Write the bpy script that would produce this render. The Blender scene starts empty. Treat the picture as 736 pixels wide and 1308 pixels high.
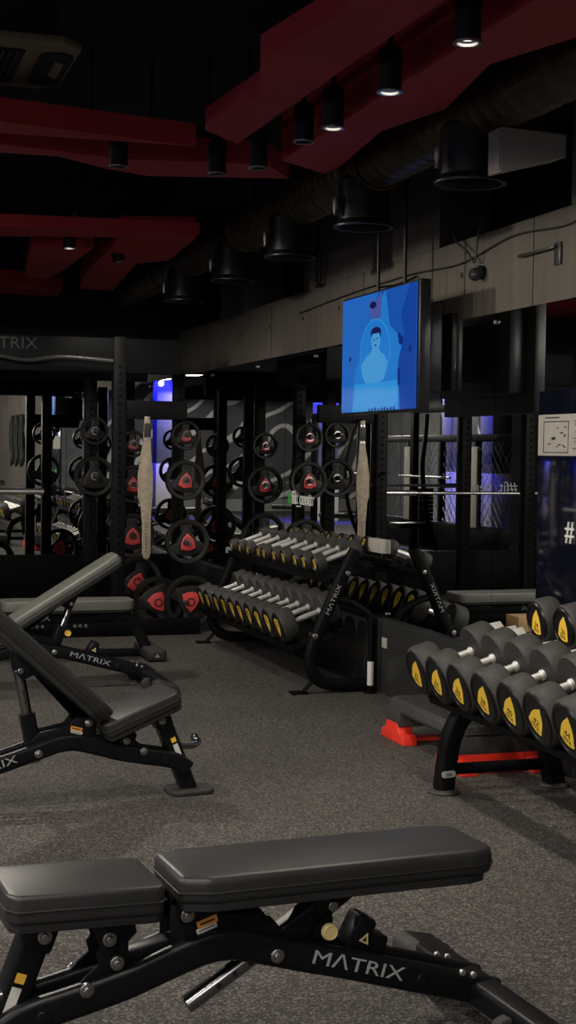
import bpy, bmesh, math, random
from mathutils import Vector, Matrix
random.seed(7)
PI = math.pi
R = math.radians
sc = bpy.context.scene
COL = sc.collection
V = Vector

# ------------------------------------------------------------------ materials
def mat(name, col, rough=.5, metal=0., spec=.5, noise=None, bump=None, emit=None, strength=1., coat=0.):
    m = bpy.data.materials.new(name); m.use_nodes = True
    nt = m.node_tree; b = nt.nodes['Principled BSDF']
    b.inputs['Base Color'].default_value = (*col, 1)
    b.inputs['Roughness'].default_value = rough
    b.inputs['Metallic'].default_value = metal
    b.inputs['Specular IOR Level'].default_value = spec
    if coat: b.inputs['Coat Weight'].default_value = coat
    if emit:
        b.inputs['Emission Color'].default_value = (*emit, 1); b.inputs['Emission Strength'].default_value = strength
    tc = None
    def coords():
        return nt.nodes.new('ShaderNodeTexCoord').outputs['Object']
    if noise:
        sc_, amt = noise
        n = nt.nodes.new('ShaderNodeTexNoise'); n.inputs['Scale'].default_value = sc_; n.inputs['Detail'].default_value = 5
        nt.links.new(coords(), n.inputs['Vector'])
        r = nt.nodes.new('ShaderNodeValToRGB')
        r.color_ramp.elements[0].position = .3; r.color_ramp.elements[1].position = .7
        r.color_ramp.elements[0].color = (*[max(0, c * (1 - amt)) for c in col], 1)
        r.color_ramp.elements[1].color = (*[min(1, c * (1 + amt)) for c in col], 1)
        nt.links.new(n.outputs['Fac'], r.inputs['Fac']); nt.links.new(r.outputs['Color'], b.inputs['Base Color'])
    if bump:
        sc_, st = bump
        n = nt.nodes.new('ShaderNodeTexNoise'); n.inputs['Scale'].default_value = sc_; n.inputs['Detail'].default_value = 3
        nt.links.new(coords(), n.inputs['Vector'])
        bp = nt.nodes.new('ShaderNodeBump'); bp.inputs['Strength'].default_value = st; bp.inputs['Distance'].default_value = .002
        nt.links.new(n.outputs['Fac'], bp.inputs['Height']); nt.links.new(bp.outputs['Normal'], b.inputs['Normal'])
    return m

def floor_mat():
    m = mat('rubber_floor', (.06, .055, .05), .75, spec=.3)
    nt = m.node_tree; b = nt.nodes['Principled BSDF']
    tc = nt.nodes.new('ShaderNodeTexCoord')
    v = nt.nodes.new('ShaderNodeTexVoronoi'); v.inputs['Scale'].default_value = 165
    nt.links.new(tc.outputs['Object'], v.inputs['Vector'])
    sep = nt.nodes.new('ShaderNodeSeparateColor'); nt.links.new(v.outputs['Color'], sep.inputs['Color'])
    r = nt.nodes.new('ShaderNodeValToRGB'); r.color_ramp.interpolation = 'LINEAR'
    e = r.color_ramp.elements
    e[0].position = 0; e[0].color = (.021, .020, .0195, 1)
    e[1].position = 1; e[1].color = (.165, .153, .141, 1)
    x = e.new(.45); x.color = (.042, .039, .036, 1)
    x = e.new(.72); x.color = (.078, .072, .066, 1)
    nt.links.new(sep.outputs['Red'], r.inputs['Fac'])
    n = nt.nodes.new('ShaderNodeTexNoise'); n.inputs['Scale'].default_value = 1.3; n.inputs['Detail'].default_value = 4
    nt.links.new(tc.outputs['Object'], n.inputs['Vector'])
    mp = nt.nodes.new('ShaderNodeMapRange'); mp.inputs['To Min'].default_value = .72; mp.inputs['To Max'].default_value = 1.25
    nt.links.new(n.outputs['Fac'], mp.inputs['Value'])
    mx = nt.nodes.new('ShaderNodeMix'); mx.data_type = 'RGBA'; mx.blend_type = 'MULTIPLY'; mx.inputs['Factor'].default_value = 1
    nt.links.new(r.outputs['Color'], mx.inputs['A']); nt.links.new(mp.outputs['Result'], mx.inputs['B'])
    nt.links.new(mx.outputs['Result'], b.inputs['Base Color'])
    bp = nt.nodes.new('ShaderNodeBump'); bp.inputs['Strength'].default_value = .35; bp.inputs['Distance'].default_value = .004
    nt.links.new(sep.outputs['Green'], bp.inputs['Height']); nt.links.new(bp.outputs['Normal'], b.inputs['Normal'])
    return m

def concrete_mat(name, col):
    m = mat(name, col, .85, spec=.2)
    nt = m.node_tree; b = nt.nodes['Principled BSDF']
    tc = nt.nodes.new('ShaderNodeTexCoord')
    mpp = nt.nodes.new('ShaderNodeMapping'); mpp.inputs['Scale'].default_value = (1, 7, .8)   # vertical board streaks
    nt.links.new(tc.outputs['Object'], mpp.inputs['Vector'])
    n1 = nt.nodes.new('ShaderNodeTexNoise'); n1.inputs['Scale'].default_value = 2.2; n1.inputs['Detail'].default_value = 8; n1.inputs['Roughness'].default_value = .65
    n2 = nt.nodes.new('ShaderNodeTexNoise'); n2.inputs['Scale'].default_value = 1.1; n2.inputs['Detail'].default_value = 6
    nt.links.new(mpp.outputs['Vector'], n1.inputs['Vector']); nt.links.new(tc.outputs['Object'], n2.inputs['Vector'])
    ad = nt.nodes.new('ShaderNodeMath'); ad.operation = 'ADD'
    nt.links.new(n1.outputs['Fac'], ad.inputs[0]); nt.links.new(n2.outputs['Fac'], ad.inputs[1])
    mr = nt.nodes.new('ShaderNodeMapRange'); mr.inputs['From Min'].default_value = .6; mr.inputs['From Max'].default_value = 1.4
    nt.links.new(ad.outputs[0], mr.inputs['Value'])
    r = nt.nodes.new('ShaderNodeValToRGB')
    r.color_ramp.elements[0].color = (*[c * .62 for c in col], 1); r.color_ramp.elements[1].color = (*[min(1, c * 1.3) for c in col], 1)
    nt.links.new(mr.outputs['Result'], r.inputs['Fac']); nt.links.new(r.outputs['Color'], b.inputs['Base Color'])
    bp = nt.nodes.new('ShaderNodeBump'); bp.inputs['Strength'].default_value = .25; bp.inputs['Distance'].default_value = .01
    nt.links.new(n1.outputs['Fac'], bp.inputs['Height']); nt.links.new(bp.outputs['Normal'], b.inputs['Normal'])
    return m

def mural_mat():
    m = mat('mural', (.05, .05, .055), .8)
    nt = m.node_tree; b = nt.nodes['Principled BSDF']
    tc = nt.nodes.new('ShaderNodeTexCoord')
    w = nt.nodes.new('ShaderNodeTexWave'); w.inputs['Scale'].default_value = .8; w.inputs['Distortion'].default_value = 7; w.inputs['Detail'].default_value = 1
    w.bands_direction = 'DIAGONAL'
    nt.links.new(tc.outputs['Object'], w.inputs['Vector'])
    r = nt.nodes.new('ShaderNodeValToRGB'); r.color_ramp.elements[0].position = .86; r.color_ramp.elements[1].position = .93
    r.color_ramp.elements[0].color = (.06, .06, .065, 1); r.color_ramp.elements[1].color = (.5, .5, .48, 1)
    nt.links.new(w.outputs['Fac'], r.inputs['Fac']); nt.links.new(r.outputs['Color'], b.inputs['Base Color'])
    return m

M = dict(
    floor=floor_mat(), concrete=concrete_mat('concrete', (.098, .088, .074)), mural=mural_mat(),
    ceil=mat('black_ceiling_paint', (.010, .011, .012), .9, spec=.2, noise=(2, .3)),
    wallgrey=concrete_mat('grey_wall_paint', (.30, .30, .29)),
    dark=mat('dark_wall_paint', (.012, .013, .016), .8, spec=.2),
    mirror=mat('mirror_glass', (.80, .82, .82), 0., 1.),
    kick=mat('black_kick_panel', (.026, .027, .028), .35, spec=.35),
    navy=mat('navy_gloss_film', (.004, .005, .012), .06, spec=.45),
    red=mat('red_ceiling_paint', (.28, .020, .026), .7, spec=.2, noise=(1.5, .08)),
    vinyl=mat('black_vinyl', (.021, .021, .0215), .42, spec=.38, noise=(6, .15), bump=(260, .18)),
    sheenvinyl=mat('vinyl_with_sheen', (.125, .126, .114), .40, spec=.5, noise=(6, .12), bump=(260, .18)),  # lighter grey puts the sheen of the rear bench pads into the colour
    piping=mat('vinyl_seam', (.018, .018, .018), .5),
    board=mat('pad_backing', (.012, .012, .012), .7),
    powder=mat('black_powder_coat', (.0048, .0056, .0072), .36, spec=.22, bump=(500, .06)),
    rackm=mat('rack_black', (.003, .0033, .004), .55, spec=.10),
    rubber=mat('black_rubber', (.034, .033, .032), .62, spec=.3, noise=(40, .2)),
    rubface=mat('black_face', (.006, .006, .006), .30, spec=.3),
    chrome=mat('chrome', (.78, .78, .77), .30, .92),
    strut=mat('dark_chrome', (.30, .30, .30), .22, 1.),
    gripmetal=mat('brushed_chrome', (.80, .80, .78), .42, .75),
    steel=mat('dull_steel', (.38, .37, .36), .35, 1.),
    yellow=mat('yellow_label', (.84, .55, .05), .5),
    ink=mat('label_ink', (.012, .011, .008), .6),
    white=mat('white_print', (.62, .62, .60), .6),
    grey_print=mat('grey_print', (.30, .31, .32), .6),
    orange=mat('orange_print', (.75, .30, .05), .6),
    knob=mat('knob_cream', (.72, .60, .26), .45),
    knoby=mat('knob_yellow', (.85, .52, .05), .45),
    paper=mat('paper', (.36, .345, .31), .8, noise=(30, .08)),
    redplastic=mat('red_plastic', (.75, .035, .02), .4, noise=(20, .1)),
    steptop=mat('step_plastic', (.036, .036, .035), .55, noise=(30, .2)),
    platered=mat('plate_red', (.55, .05, .05), .5),
    plateblack=mat('plate_rubber', (.012, .0117, .0117), .5, spec=.25, noise=(30, .2)),
    leather=mat('belt_leather', (.25, .21, .16), .7, noise=(25, .2)),
    duct=mat('galvanised_duct', (.07, .052, .032), .42, .75, noise=(6, .4)),
    outlet=mat('black_outlet', (.005, .0055, .0065), .42, spec=.25),
    acframe=mat('beige_plastic', (.11, .09, .05), .6),
    acgrey=mat('grey_sheet_metal', (.19, .18, .16), .7, noise=(4, .2)),
    tv=mat('tv_plastic', (.008, .008, .009), .35),
    lens=mat('spot_lens', (.8, .8, .8), .3, emit=(1, .93, .82), strength=3.2),
    lamp=mat('lamp_disc', (.8, .8, .8), .3, emit=(1, .94, .84), strength=9),
    saddle=mat('light_grey_saddle', (.42, .42, .40), .5),
    green=mat('green_print', (.05, .36, .07), .6),
    wood=mat('pale_wood', (.62, .40, .20), .6, noise=(12, .15)),
    rope=mat('black_rope', (.02, .022, .022), .8),
    cream=mat('cream_pad', (.50, .47, .40), .7),
    column=mat('column_paint', (.07, .07, .085), .8, noise=(3, .15)),
    hole=mat('deep_hole', (.001, .001, .001), .9, spec=.05),
    cable=mat('cable', (.008, .008, .008), .6),
    wall_plaster=mat('grey_plaster', (.22, .22, .215), .9, noise=(3, .2)),
)
def screen(name, col, s=.5):
    return mat(name, (0, 0, 0), .2, emit=col, strength=s)

# ------------------------------------------------------------------ mesh builder
def frame(x, z):                       # 3x3 from an x axis and an approximate z axis
    x = V(x).normalized(); z = V(z); y = z.cross(x).normalized(); z = x.cross(y)
    return Matrix((x, y, z)).transposed()

class MB:
    def __init__(s): s.bm = bmesh.new()
    def _emit(s, tmp, mi=0, mtx=None):
        if mtx is not None: bmesh.ops.transform(tmp, matrix=mtx, verts=tmp.verts)
        for f in tmp.faces: f.material_index = mi
        me = bpy.data.meshes.new('t'); tmp.to_mesh(me); tmp.free(); s.bm.from_mesh(me); bpy.data.meshes.remove(me)
        return s
    def box(s, c, size, rot=None, bev=.004, mi=0, seg=2):
        t = bmesh.new(); bmesh.ops.create_cube(t, size=1)
        bmesh.ops.scale(t, vec=V(size), verts=t.verts)
        if bev > 0: bmesh.ops.bevel(t, geom=list(t.edges), offset=min(bev, .45 * min(size)), segments=seg, affect='EDGES', profile=.5)
        m = Matrix.Translation(V(c))
        if rot is not None: m = m @ (rot.to_4x4() if isinstance(rot, Matrix) else rot)
        return s._emit(t, mi, m)
    def prism(s, poly, t0, t1, axes=('x', 'z'), bev=0., mi=0, seg=2, mtx=None, sel=None):
        """polygon in two axes, extruded along the third from t0 to t1"""
        ai = ['xyz'.index(a) for a in axes]; ti = 3 - sum(ai)
        t = bmesh.new(); vs = []
        for p in poly:
            q = [0, 0, 0]; q[ai[0]], q[ai[1]], q[ti] = p[0], p[1], t0; vs.append(t.verts.new(q))
        f = t.faces.new(vs)
        r = bmesh.ops.extrude_face_region(t, geom=[f])
        d = [0, 0, 0]; d[ti] = t1 - t0
        bmesh.ops.translate(t, vec=d, verts=[g for g in r['geom'] if isinstance(g, bmesh.types.BMVert)])
        bmesh.ops.recalc_face_normals(t, faces=t.faces)
        if bev > 0: bmesh.ops.bevel(t, geom=list(t.edges), offset=bev, segments=seg, affect='EDGES', profile=.5, clamp_overlap=True)
        return s._emit(t, mi, mtx)
    def cyl(s, p0, p1, r0, r1=None, n=24, bev=0., mi=0):
        r1 = r0 if r1 is None else r1
        p0, p1 = V(p0), V(p1); d = p1 - p0
        t = bmesh.new(); bmesh.ops.create_cone(t, cap_ends=True, segments=n, radius1=r0, radius2=r1, depth=d.length)
        if bev > 0:
            es = [e for e in t.edges if any(len(f.verts) > 4 for f in e.link_faces)]
            bmesh.ops.bevel(t, geom=es, offset=bev, segments=3, affect='EDGES', profile=.5)
        m = Matrix.Translation((p0 + p1) / 2) @ d.to_track_quat('Z', 'Y').to_matrix().to_4x4()
        return s._emit(t, mi, m)
    def lathe(s, prof, p0=(0, 0, 0), axis=(0, 0, 1), n=32, mi=0, close=False):
        t = bmesh.new(); rings = []
        for r, h in prof:
            if r < 1e-6: rings.append([t.verts.new((0, 0, h))])
            else: rings.append([t.verts.new((r * math.cos(2 * PI * k / n), r * math.sin(2 * PI * k / n), h)) for k in range(n)])
        if close: rings.append(rings[0])
        for a, b in zip(rings, rings[1:]):
            for k in range(n):
                k2 = (k + 1) % n
                if len(a) == 1 and len(b) == 1: continue
                if len(a) == 1: t.faces.new((a[0], b[k2], b[k]))
                elif len(b) == 1: t.faces.new((a[k], a[k2], b[0]))
                else: t.faces.new((a[k], a[k2], b[k2], b[k]))
        bmesh.ops.recalc_face_normals(t, faces=t.faces)
        m = Matrix.Translation(V(p0)) @ V(axis).to_track_quat('Z', 'Y').to_matrix().to_4x4()
        return s._emit(t, mi, m)
    def sweep(s, pts, sec, up=(0, 1, 0), mi=0, closed=False):
        """section points (a, b): a along the side vector (towards up), b along the remaining one"""
        pts = [V(p) for p in pts]; n = len(pts); t = bmesh.new(); rings = []; up = V(up)
        for i, p in enumerate(pts):
            if closed: d = pts[(i + 1) % n] - pts[i - 1]
            else: d = pts[min(i + 1, n - 1)] - pts[max(i - 1, 0)]
            d.normalize(); a = (up - d * up.dot(d))
            if a.length < 1e-4: a = V((1, 0, 0)) - d * d.x
            a.normalize(); b = d.cross(a)
            rings.append([t.verts.new(p + a * q[0] + b * q[1]) for q in sec])
        m = len(sec)
        for i in range(n if closed else n - 1):
            A, B = rings[i], rings[(i + 1) % n]
            for k in range(m): t.faces.new((A[k], A[(k + 1) % m], B[(k + 1) % m], B[k]))
        if not closed: t.faces.new(rings[0][::-1]); t.faces.new(rings[-1])
        bmesh.ops.recalc_face_normals(t, faces=t.faces)
        return s._emit(t, mi)
    def tube(s, pts, r, n=14, mi=0, up=(0, 1, 0), closed=False):
        return s.sweep(pts, [(r * math.cos(2 * PI * k / n), r * math.sin(2 * PI * k / n)) for k in range(n)], up, mi, closed)
    def text(s, txt, size, origin, xd, yd, depth=.0015, mi=0, align='CENTER', sx=1.):
        cu = bpy.data.curves.new('t', 'FONT'); cu.body = txt; cu.size = size; cu.extrude = depth; cu.align_x = align; cu.align_y = 'CENTER'
        cu.resolution_u = 3
        o = bpy.data.objects.new('t', cu); COL.objects.link(o)
        dg = bpy.context.evaluated_depsgraph_get()
        me = bpy.data.meshes.new_from_object(o.evaluated_get(dg)); bpy.data.objects.remove(o); bpy.data.curves.remove(cu)
        xd = V(xd).normalized(); yd = V(yd).normalized(); zd = xd.cross(yd)
        mtx = Matrix.Translation(V(origin)) @ Matrix((xd, yd, zd)).transposed().to_4x4() @ Matrix.Diagonal((sx, 1, 1, 1))
        t = bmesh.new(); t.from_mesh(me); bpy.data.meshes.remove(me)
        return s._emit(t, mi, mtx)
    def xform(s, m): bmesh.ops.transform(s.bm, matrix=m, verts=s.bm.verts); return s
    def build(s, name, mats, parent=None, smooth=True, loc=None):
        me = bpy.data.meshes.new(name); s.bm.to_mesh(me); s.bm.free()
        for m in (mats if isinstance(mats, (list, tuple)) else [mats]): me.materials.append(m)
        if smooth:
            me.polygons.foreach_set('use_smooth', [True] * len(me.polygons))
            me.set_sharp_from_angle(angle=R(35))
        o = bpy.data.objects.new(name, me); COL.objects.link(o)
        if parent: o.parent = parent
        if loc: o.location = loc
        return o

def tag(o, label=None, cat=None, group=None, kind=None):
    if label: o['label'] = label
    if cat: o['category'] = cat
    if group: o['group'] = group
    if kind: o['kind'] = kind
    return o
def thing(name, label, cat, loc=(0, 0, 0), rotz=0., group=None):
    o = bpy.data.objects.new(name, None); COL.objects.link(o); o.empty_display_size = .1
    o.location = loc; o.rotation_euler = (0, 0, rotz)
    return tag(o, label, cat, group)
KIDS = {}
def copy_tree(o, parent=None):
    kids = [c for c in COL.objects if c.parent == o]
    c = o.copy(); COL.objects.link(c)
    if parent: c.parent = parent
    for k in kids: copy_tree(k, c)
    return c
def smooth_path(pts, n=6):
    """Catmull-Rom through the points"""
    P = [V(p) for p in pts]; out = []
    for i in range(len(P) - 1):
        p0, p1, p2, p3 = P[max(i - 1, 0)], P[i], P[i + 1], P[min(i + 2, len(P) - 1)]
        for k in range(n):
            t = k / n
            out.append(.5 * ((2 * p1) + (p2 - p0) * t + (2 * p0 - 5 * p1 + 4 * p2 - p3) * t * t + (3 * p1 - p0 - 3 * p2 + p3) * t ** 3))
    out.append(P[-1]); return out
def rrect(w, h, r, n=4):
    """rounded rectangle section: w along a, h along b"""
    out = []
    for cx, cy, a0 in ((w/2-r, h/2-r, 0), (-w/2+r, h/2-r, 90), (-w/2+r, -h/2+r, 180), (w/2-r, -h/2+r, 270)):
        for k in range(n + 1):
            a = R(a0 + 90 * k / n); out.append((cx + r * math.cos(a), cy + r * math.sin(a)))
    return out
def pick(w, h, n=8, bulge=.16):
    """rounded triangle, apex up, centred"""
    P = [V((0, h * .58)), V((-w / 2, -h * .42)), V((w / 2, -h * .42))]; out = []
    for i in range(3):
        a, b, c = P[i - 1], P[i], P[(i + 1) % 3]
        r = .20
        p0 = b + (a - b) * r; p2 = b + (c - b) * r
        for k in range(n // 2 + 1):
            t = k / (n // 2); out.append((1-t)**2 * p0 + 2*t*(1-t) * b + t*t * p2)
        q0, q2 = p2, c + (b - c) * r
        mid = (b + c) / 2; nrm = mid.normalized()
        for k in range(1, n):
            t = k / n; out.append(q0.lerp(q2, t) + nrm * (bulge * w * .5 * 4 * t * (1 - t)))
    return [(p.x, p.y) for p in out]

# ------------------------------------------------------------------ the room
XW, YB, ZC = 3.10, 13.30, 3.30
XL, YF = -6.0, -6.0
def struct(o): return tag(o, kind='structure')
struct(MB().box(((XL + XW + .6) / 2, (YF + YB) / 2, -.05), (XW - XL + 1.4, YB - YF + .6, .1), bev=0).build('floor', M['floor'], smooth=False))
struct(MB().box(((XL + XW + .6) / 2, (YF + YB) / 2, ZC + .05), (XW - XL + 1.4, YB - YF + .6, .1), bev=0).build('ceiling', M['ceil'], smooth=False))
# right wall: concrete band over the mirrors, piers between dark openings above it, plain concrete beside the camera
w = MB()
w.box((XW + .15, (5.0 + YB) / 2, 2.295), (.30, YB - 5.0, .41), bev=.004)
for y0, y1 in ((10.98, 11.78), (7.2, 9.53), (5.0, 5.75)):
    w.box((XW + .15, (y0 + y1) / 2, (2.5 + ZC) / 2), (.30, y1 - y0, ZC - 2.5), bev=.003)
w.box((XW + .15, (YF + 4.2) / 2, ZC / 2), (.30, 4.2 - YF, ZC), bev=0)
w.box((XW + .15, 4.6, (2.09 + ZC) / 2), (.30, .8, ZC - 2.09), bev=0)
for y in (12.55, 11.75, 11.15, 10.35, 9.55, 8.8, 6.9):                # tie holes of the formwork
    w.cyl((XW - .002, y, 2.32), (XW + .01, y, 2.32), .016, n=12, mi=1)
for y in (12.2, 10.3, 8.35, 6.1):                                    # board joints
    w.box((XW - .0005, y, 2.295), (.003, .006, .41), bev=0, mi=1)
struct(w.build('wall_right', [M['concrete'], M['dark']], smooth=False))
w = MB().box((XW + .45, 8.8, (2.5 + ZC) / 2), (.1, 9.2, ZC - 2.5), bev=0)
w.box((XW + .27, 8.8, 1.2), (.12, 9.2, 2.4), bev=0)
struct(w.build('wall_right_recess', M['dark'], smooth=False))
w = MB().box(((XL + XW) / 2, YB + .15, ZC / 2), (XW - XL + .6, .3, ZC), bev=0)
struct(w.build('wall_back', M['dark'], smooth=False))
struct(MB().box((XL - .1, (YF + YB) / 2, ZC / 2), (.2, YB - YF + .4, ZC), bev=0).build('wall_left', M['wall_plaster'], smooth=False))
struct(MB().box(((XL + XW) / 2, YF - .1, ZC / 2), (XW - XL + .6, .2, ZC), bev=0).build('wall_front', M['wall_plaster'], smooth=False))
# mirrors, one pane each
seams = [YB - .012, 12.04, 10.65, 9.26, 7.87, 6.48, 5.09, 4.22]
for a, b in zip(seams, seams[1:]):
    m = MB().box((XW + .006, (a + b) / 2, (.43 + 2.09) / 2), (.012, a - b - .004, 2.09 - .43), bev=0)
    struct(m.build('wall_right_mirror', M['mirror'], smooth=False))
xs = [XW - .012, 2.05, .85, -.35]
for a, b in zip(xs, xs[1:]):
    m = MB().box(((a + b) / 2, YB - .006, (.43 + 2.16) / 2), (a - b - .004, .012, 2.16 - .43), bev=0)
    struct(m.build('wall_back_mirror', M['mirror'], smooth=False))
struct(MB().box((XW - .02, (4.22 + YB) / 2, .2175), (.04, YB - 4.22, .425), bev=.003).build('baseboard_right', M['kick']))
struct(MB().box(((XL + XW) / 2 - .02, YB - .02, .2175), (XW - XL - .04, .04, .425), bev=.003).build('baseboard_back', M['rackm']))
for y in seams[1:6]:                                                  # mirror clips
    t = MB().cyl((XW - .001, y, 2.045), (XW - .014, y, 2.045), .011, n=14, bev=.002).cyl((XW - .001, y, .46), (XW - .014, y, .46), .009, n=14, bev=.002)
    struct(t.build('trim_mirror_clip', M['steel']))
# glossy navy film panel on the mirror, with the notice and the lettering
pan = thing('wall_panel', 'dark navy glossy panel on the mirrored wall behind the dumbbells', 'wall panel', (XW - .001, 5.1, .45))
MB().box((-.003, 0, .62), (.006, 1.80, 1.24), bev=.001).build('panel_sheet', M['navy'], pan)
nt_ = thing('notice', 'beige printed notice with a floor plan on the navy panel', 'notice', (XW - .008, 5.66, 1.40))
MB().box((-.002, 0, .09), (.004, .67, .185), bev=.0005).build('sheet', M['paper'], nt_)
g = MB()
for (ya, yb, za, zb) in ((.28, .05, .15, .15), (.28, .05, .012, .012), (.28, .28, .012, .15), (.05, .05, .012, .15)):
    g.box((-.0045, (ya + yb) / 2, (za + zb) / 2), (.001, abs(ya - yb) + .005, abs(za - zb) + .004), bev=0)
for k in range(14): g.box((-.0045, random.uniform(.07, .26), random.uniform(.03, .14)), (.001, random.uniform(.01, .03), .006), bev=0)
for k in range(9): g.box((-.0045, -.1, .15 - k * .015), (.001, random.uniform(.10, .22), .004), bev=0)
g.box((-.0045, .2, .168), (.001, .13, .006), bev=0)
g.build('plan_drawing', M['ink'], nt_)
def sign(loc, label, s, gsplit, size, xd, yd, group=None):
    t = thing('lettering_sign', label, 'sign', loc)
    MB().text(s, size, (0, 0, 0), xd, yd, .003, align='LEFT').build('letters', M['white'], t)
    return t
sg = thing('lettering_sign', 'white and green hash letters on the navy panel', 'sign', (XW - .012, 5.72, 1.065))
MB().text('#', .135, (0, 0, 0), (0, -1, 0), (0, 0, 1), .003, align='LEFT').build('letters', M['white'], sg)
MB().text('fit_centr', .135, (0, -.105, 0), (0, -1, 0), (0, 0, 1), .003, align='LEFT').build('letters', M['green'], sg)
sg = thing('lettering_sign', 'small white #fit_centr letters on the mirror behind the long dumbbell rack', 'sign', (XW - .006, 9.82, 1.075))
MB().text('#', .135, (0, 0, 0), (0, -1, 0), (0, 0, 1), .002, align='LEFT').build('letters', M['green'], sg)
MB().text('fit_centr', .135, (0, -.09, 0), (0, -1, 0), (0, 0, 1), .002, align='LEFT').build('letters', M['white'], sg)
sg = thing('lettering_sign', 'white #fit_centr letters on the back mirror, seen reversed in the side mirror', 'sign', (-.42, YB - .014, 1.07))
MB().text('#fit_centr', .15, (0, 0, 0), (1, 0, 0), (0, 0, 1), .002, align='LEFT').build('letters', M['white'], sg)

# ------------------------------------------------------------------ ceiling: red angular panels, tracks, spots, duct
def red(name, label, poly, z0, z1):
    o = MB().prism(poly, z0, z1, ('x', 'y')).build(name, M['red'], smooth=False)
    return tag(o, label, 'ceiling panel', 'red ceiling panels')
red('ceiling_panel', 'red angular ceiling panel running beside the spotlight track', [(1.5, 5.99), (1.702, 6.21), (1.72, 4.95), (1.75, 3.6), (1.45, 3.6), (1.49, 4.3), (1.416, 4.875), (1.544, 5.32)], 2.75, 2.84)
red('ceiling_panel', 'wide red zigzag ceiling panel between spotlight track and round duct', [(1.99, 6.485), (2.283, 6.717), (2.289, 6.508), (2.203, 5.754), (2.295, 5.30), (2.175, 4.638), (2.296, 4.25), (2.296, 3.6), (1.99, 3.6)], 2.75, 2.97)
red('ceiling_panel', 'long red ceiling panel behind the ceiling air conditioner', [(-.6, 6.02), (.664, 6.138), (1.542, 6.326), (1.193, 6.345), (.688, 6.365), (-.6, 6.42)], 2.75, 2.85)
red('ceiling_panel', 'red ceiling panel with a curved edge behind two unlit spotlights', [(-.6, 6.55), (.731, 6.602), (1.313, 6.72), (1.95, 6.60), (2.16, 6.90), (1.9, 6.97), (1.492, 7.091), (1.26, 6.98), (1.001, 6.773), (-.6, 6.8)], 2.75, 2.86)
red('ceiling_panel', 'red stepped ceiling panel beyond the beam of the power rack', [(1.75, 9.2), (2.215, 9.061), (2.289, 10.178), (2.11, 10.441), (2.286, 12.3), (1.994, 12.25), (1.86, 11.2), (1.80, 10.0)], 2.75, 2.89)
red('ceiling_panel', 'straight red ceiling strip spanning before the power rack', [(-.6, 9.55), (1.028, 9.48), (2.0, 9.14), (2.20, 9.065), (2.2, 8.9), (-.6, 9.2)], 2.755, 2.83)
red('ceiling_panel', 'small red kite-shaped ceiling panel above the power rack', [(1.279, 9.874), (1.674, 9.709), (1.68, 10.9), (1.633, 11.7), (1.438, 11.5)], 2.75, 2.86)
red('ceiling_panel', 'narrow red ceiling strip at the rear wall over the mirror', [(-.6, 12.2), (1.304, 12.01), (1.885, 12.45), (1.9, 12.95), (-.6, 12.95)], 2.75, 2.86)
red('ceiling_panel', 'red ceiling panel over the fenced training cage', [(-3.4, 3.5), (-2.8, 4.2), (-3.0, 6.5), (-2.6, 8.6), (-3.2, 9.0), (-3.9, 7.0)], 2.75, 2.90)

def track(label, a, b, z):
    a, b = V(a), V(b)
    t = thing('light_track', label, 'light track', ((a.x + b.x) / 2, (a.y + b.y) / 2, z))
    d = b - a; L = d.length; rot = frame((d.x, d.y, 0), (0, 0, 1))
    MB().box((0, 0, .02), (L, .035, .035), rot, bev=.003).build('rail', M['outlet'], t)
    s_ = rot @ V((0, .012, 0))
    MB().box(s_ + V((0, 0, 0)), (L, .004, .006), rot, bev=.001).box(-s_, (L, .004, .006), rot, bev=.001).build('conductor', M['steel'], t)
    for u in (-.4, 0, .4):
        p = rot @ V((u * L, 0, 0)); MB().cyl(p + V((0, 0, .03)), p + V((0, 0, ZC - z)), .006, n=8).build('suspension_rod', M['outlet'], t)
    return t
track('black light track between the two red zigzag panels', (1.87, 3.4, 0), (1.87, 7.0, 0), 2.88)
track('black light track crossing before the power rack panels', (1.1, 6.86, 0), (1.80, 6.82, 0), 2.90)
track('black light track over the power rack', (1.50, 9.4, 0), (1.95, 10.8, 0), 2.90)
def spot(x, y, z, label, lit=True, tilt=(0, 0), zt=2.88):
    t = thing('spotlight', label, 'spotlight', (x, y, z + .08), group='track spotlights')
    t.rotation_euler = (tilt[0], tilt[1], 0)
    MB().lathe([(0, .075), (.030, .075), (.041, .066), (.042, -.08), (.036, -.08), (.034, -.06), (0, -.06)], n=28).build('housing', M['outlet'], t)
    MB().cyl((0, 0, .07), (0, 0, zt - z - .085), .010, n=12).build('stem', M['outlet'], t)
    MB().lathe([(.0425, -.074), (.046, -.078), (.046, -.083), (.034, -.083), (.034, -.074)], n=28, close=True).build('ring', M['steel'], t)
    MB().lathe([(0, -.066), (.033, -.066)], n=24).build('lens', M['lens'] if lit else M['outlet'], t)
    if lit:
        l = bpy.data.lights.new('spot_light', 'SPOT'); l.energy = SPOT_W; l.color = (1, .90, .76); l.spot_size = R(110); l.spot_blend = .9; l.shadow_soft_size = .035
        lo = bpy.data.objects.new('spot_light', l); COL.objects.link(lo); lo.location = (x, y, z - .02); lo.rotation_euler = (tilt[0], tilt[1], 0)
    return t
SPOT_W = 42
spot(1.86, 4.13, 2.66, 'lit black spotlight at the top edge of the picture, over heavy dumbbells')
spot(1.86, 4.78, 2.66, 'lit black spotlight on the track, second from the picture edge')
spot(1.86, 5.38, 2.66, 'lit black spotlight on the track, third from the picture edge')
spot(1.86, 5.75, 2.68, 'unlit black spotlight on the track, just behind the lit ones', False)
spot(1.84, 6.35, 2.68, 'unlit black spotlight at the rear end of the long track', False)
spot(1.24, 6.55, 2.68, 'unlit black spotlight hanging before the curved red panel near its middle', False, zt=2.9)
spot(1.70, 6.55, 2.68, 'unlit black spotlight hanging where the curved red panel meets the long track', False, zt=2.9)
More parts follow.
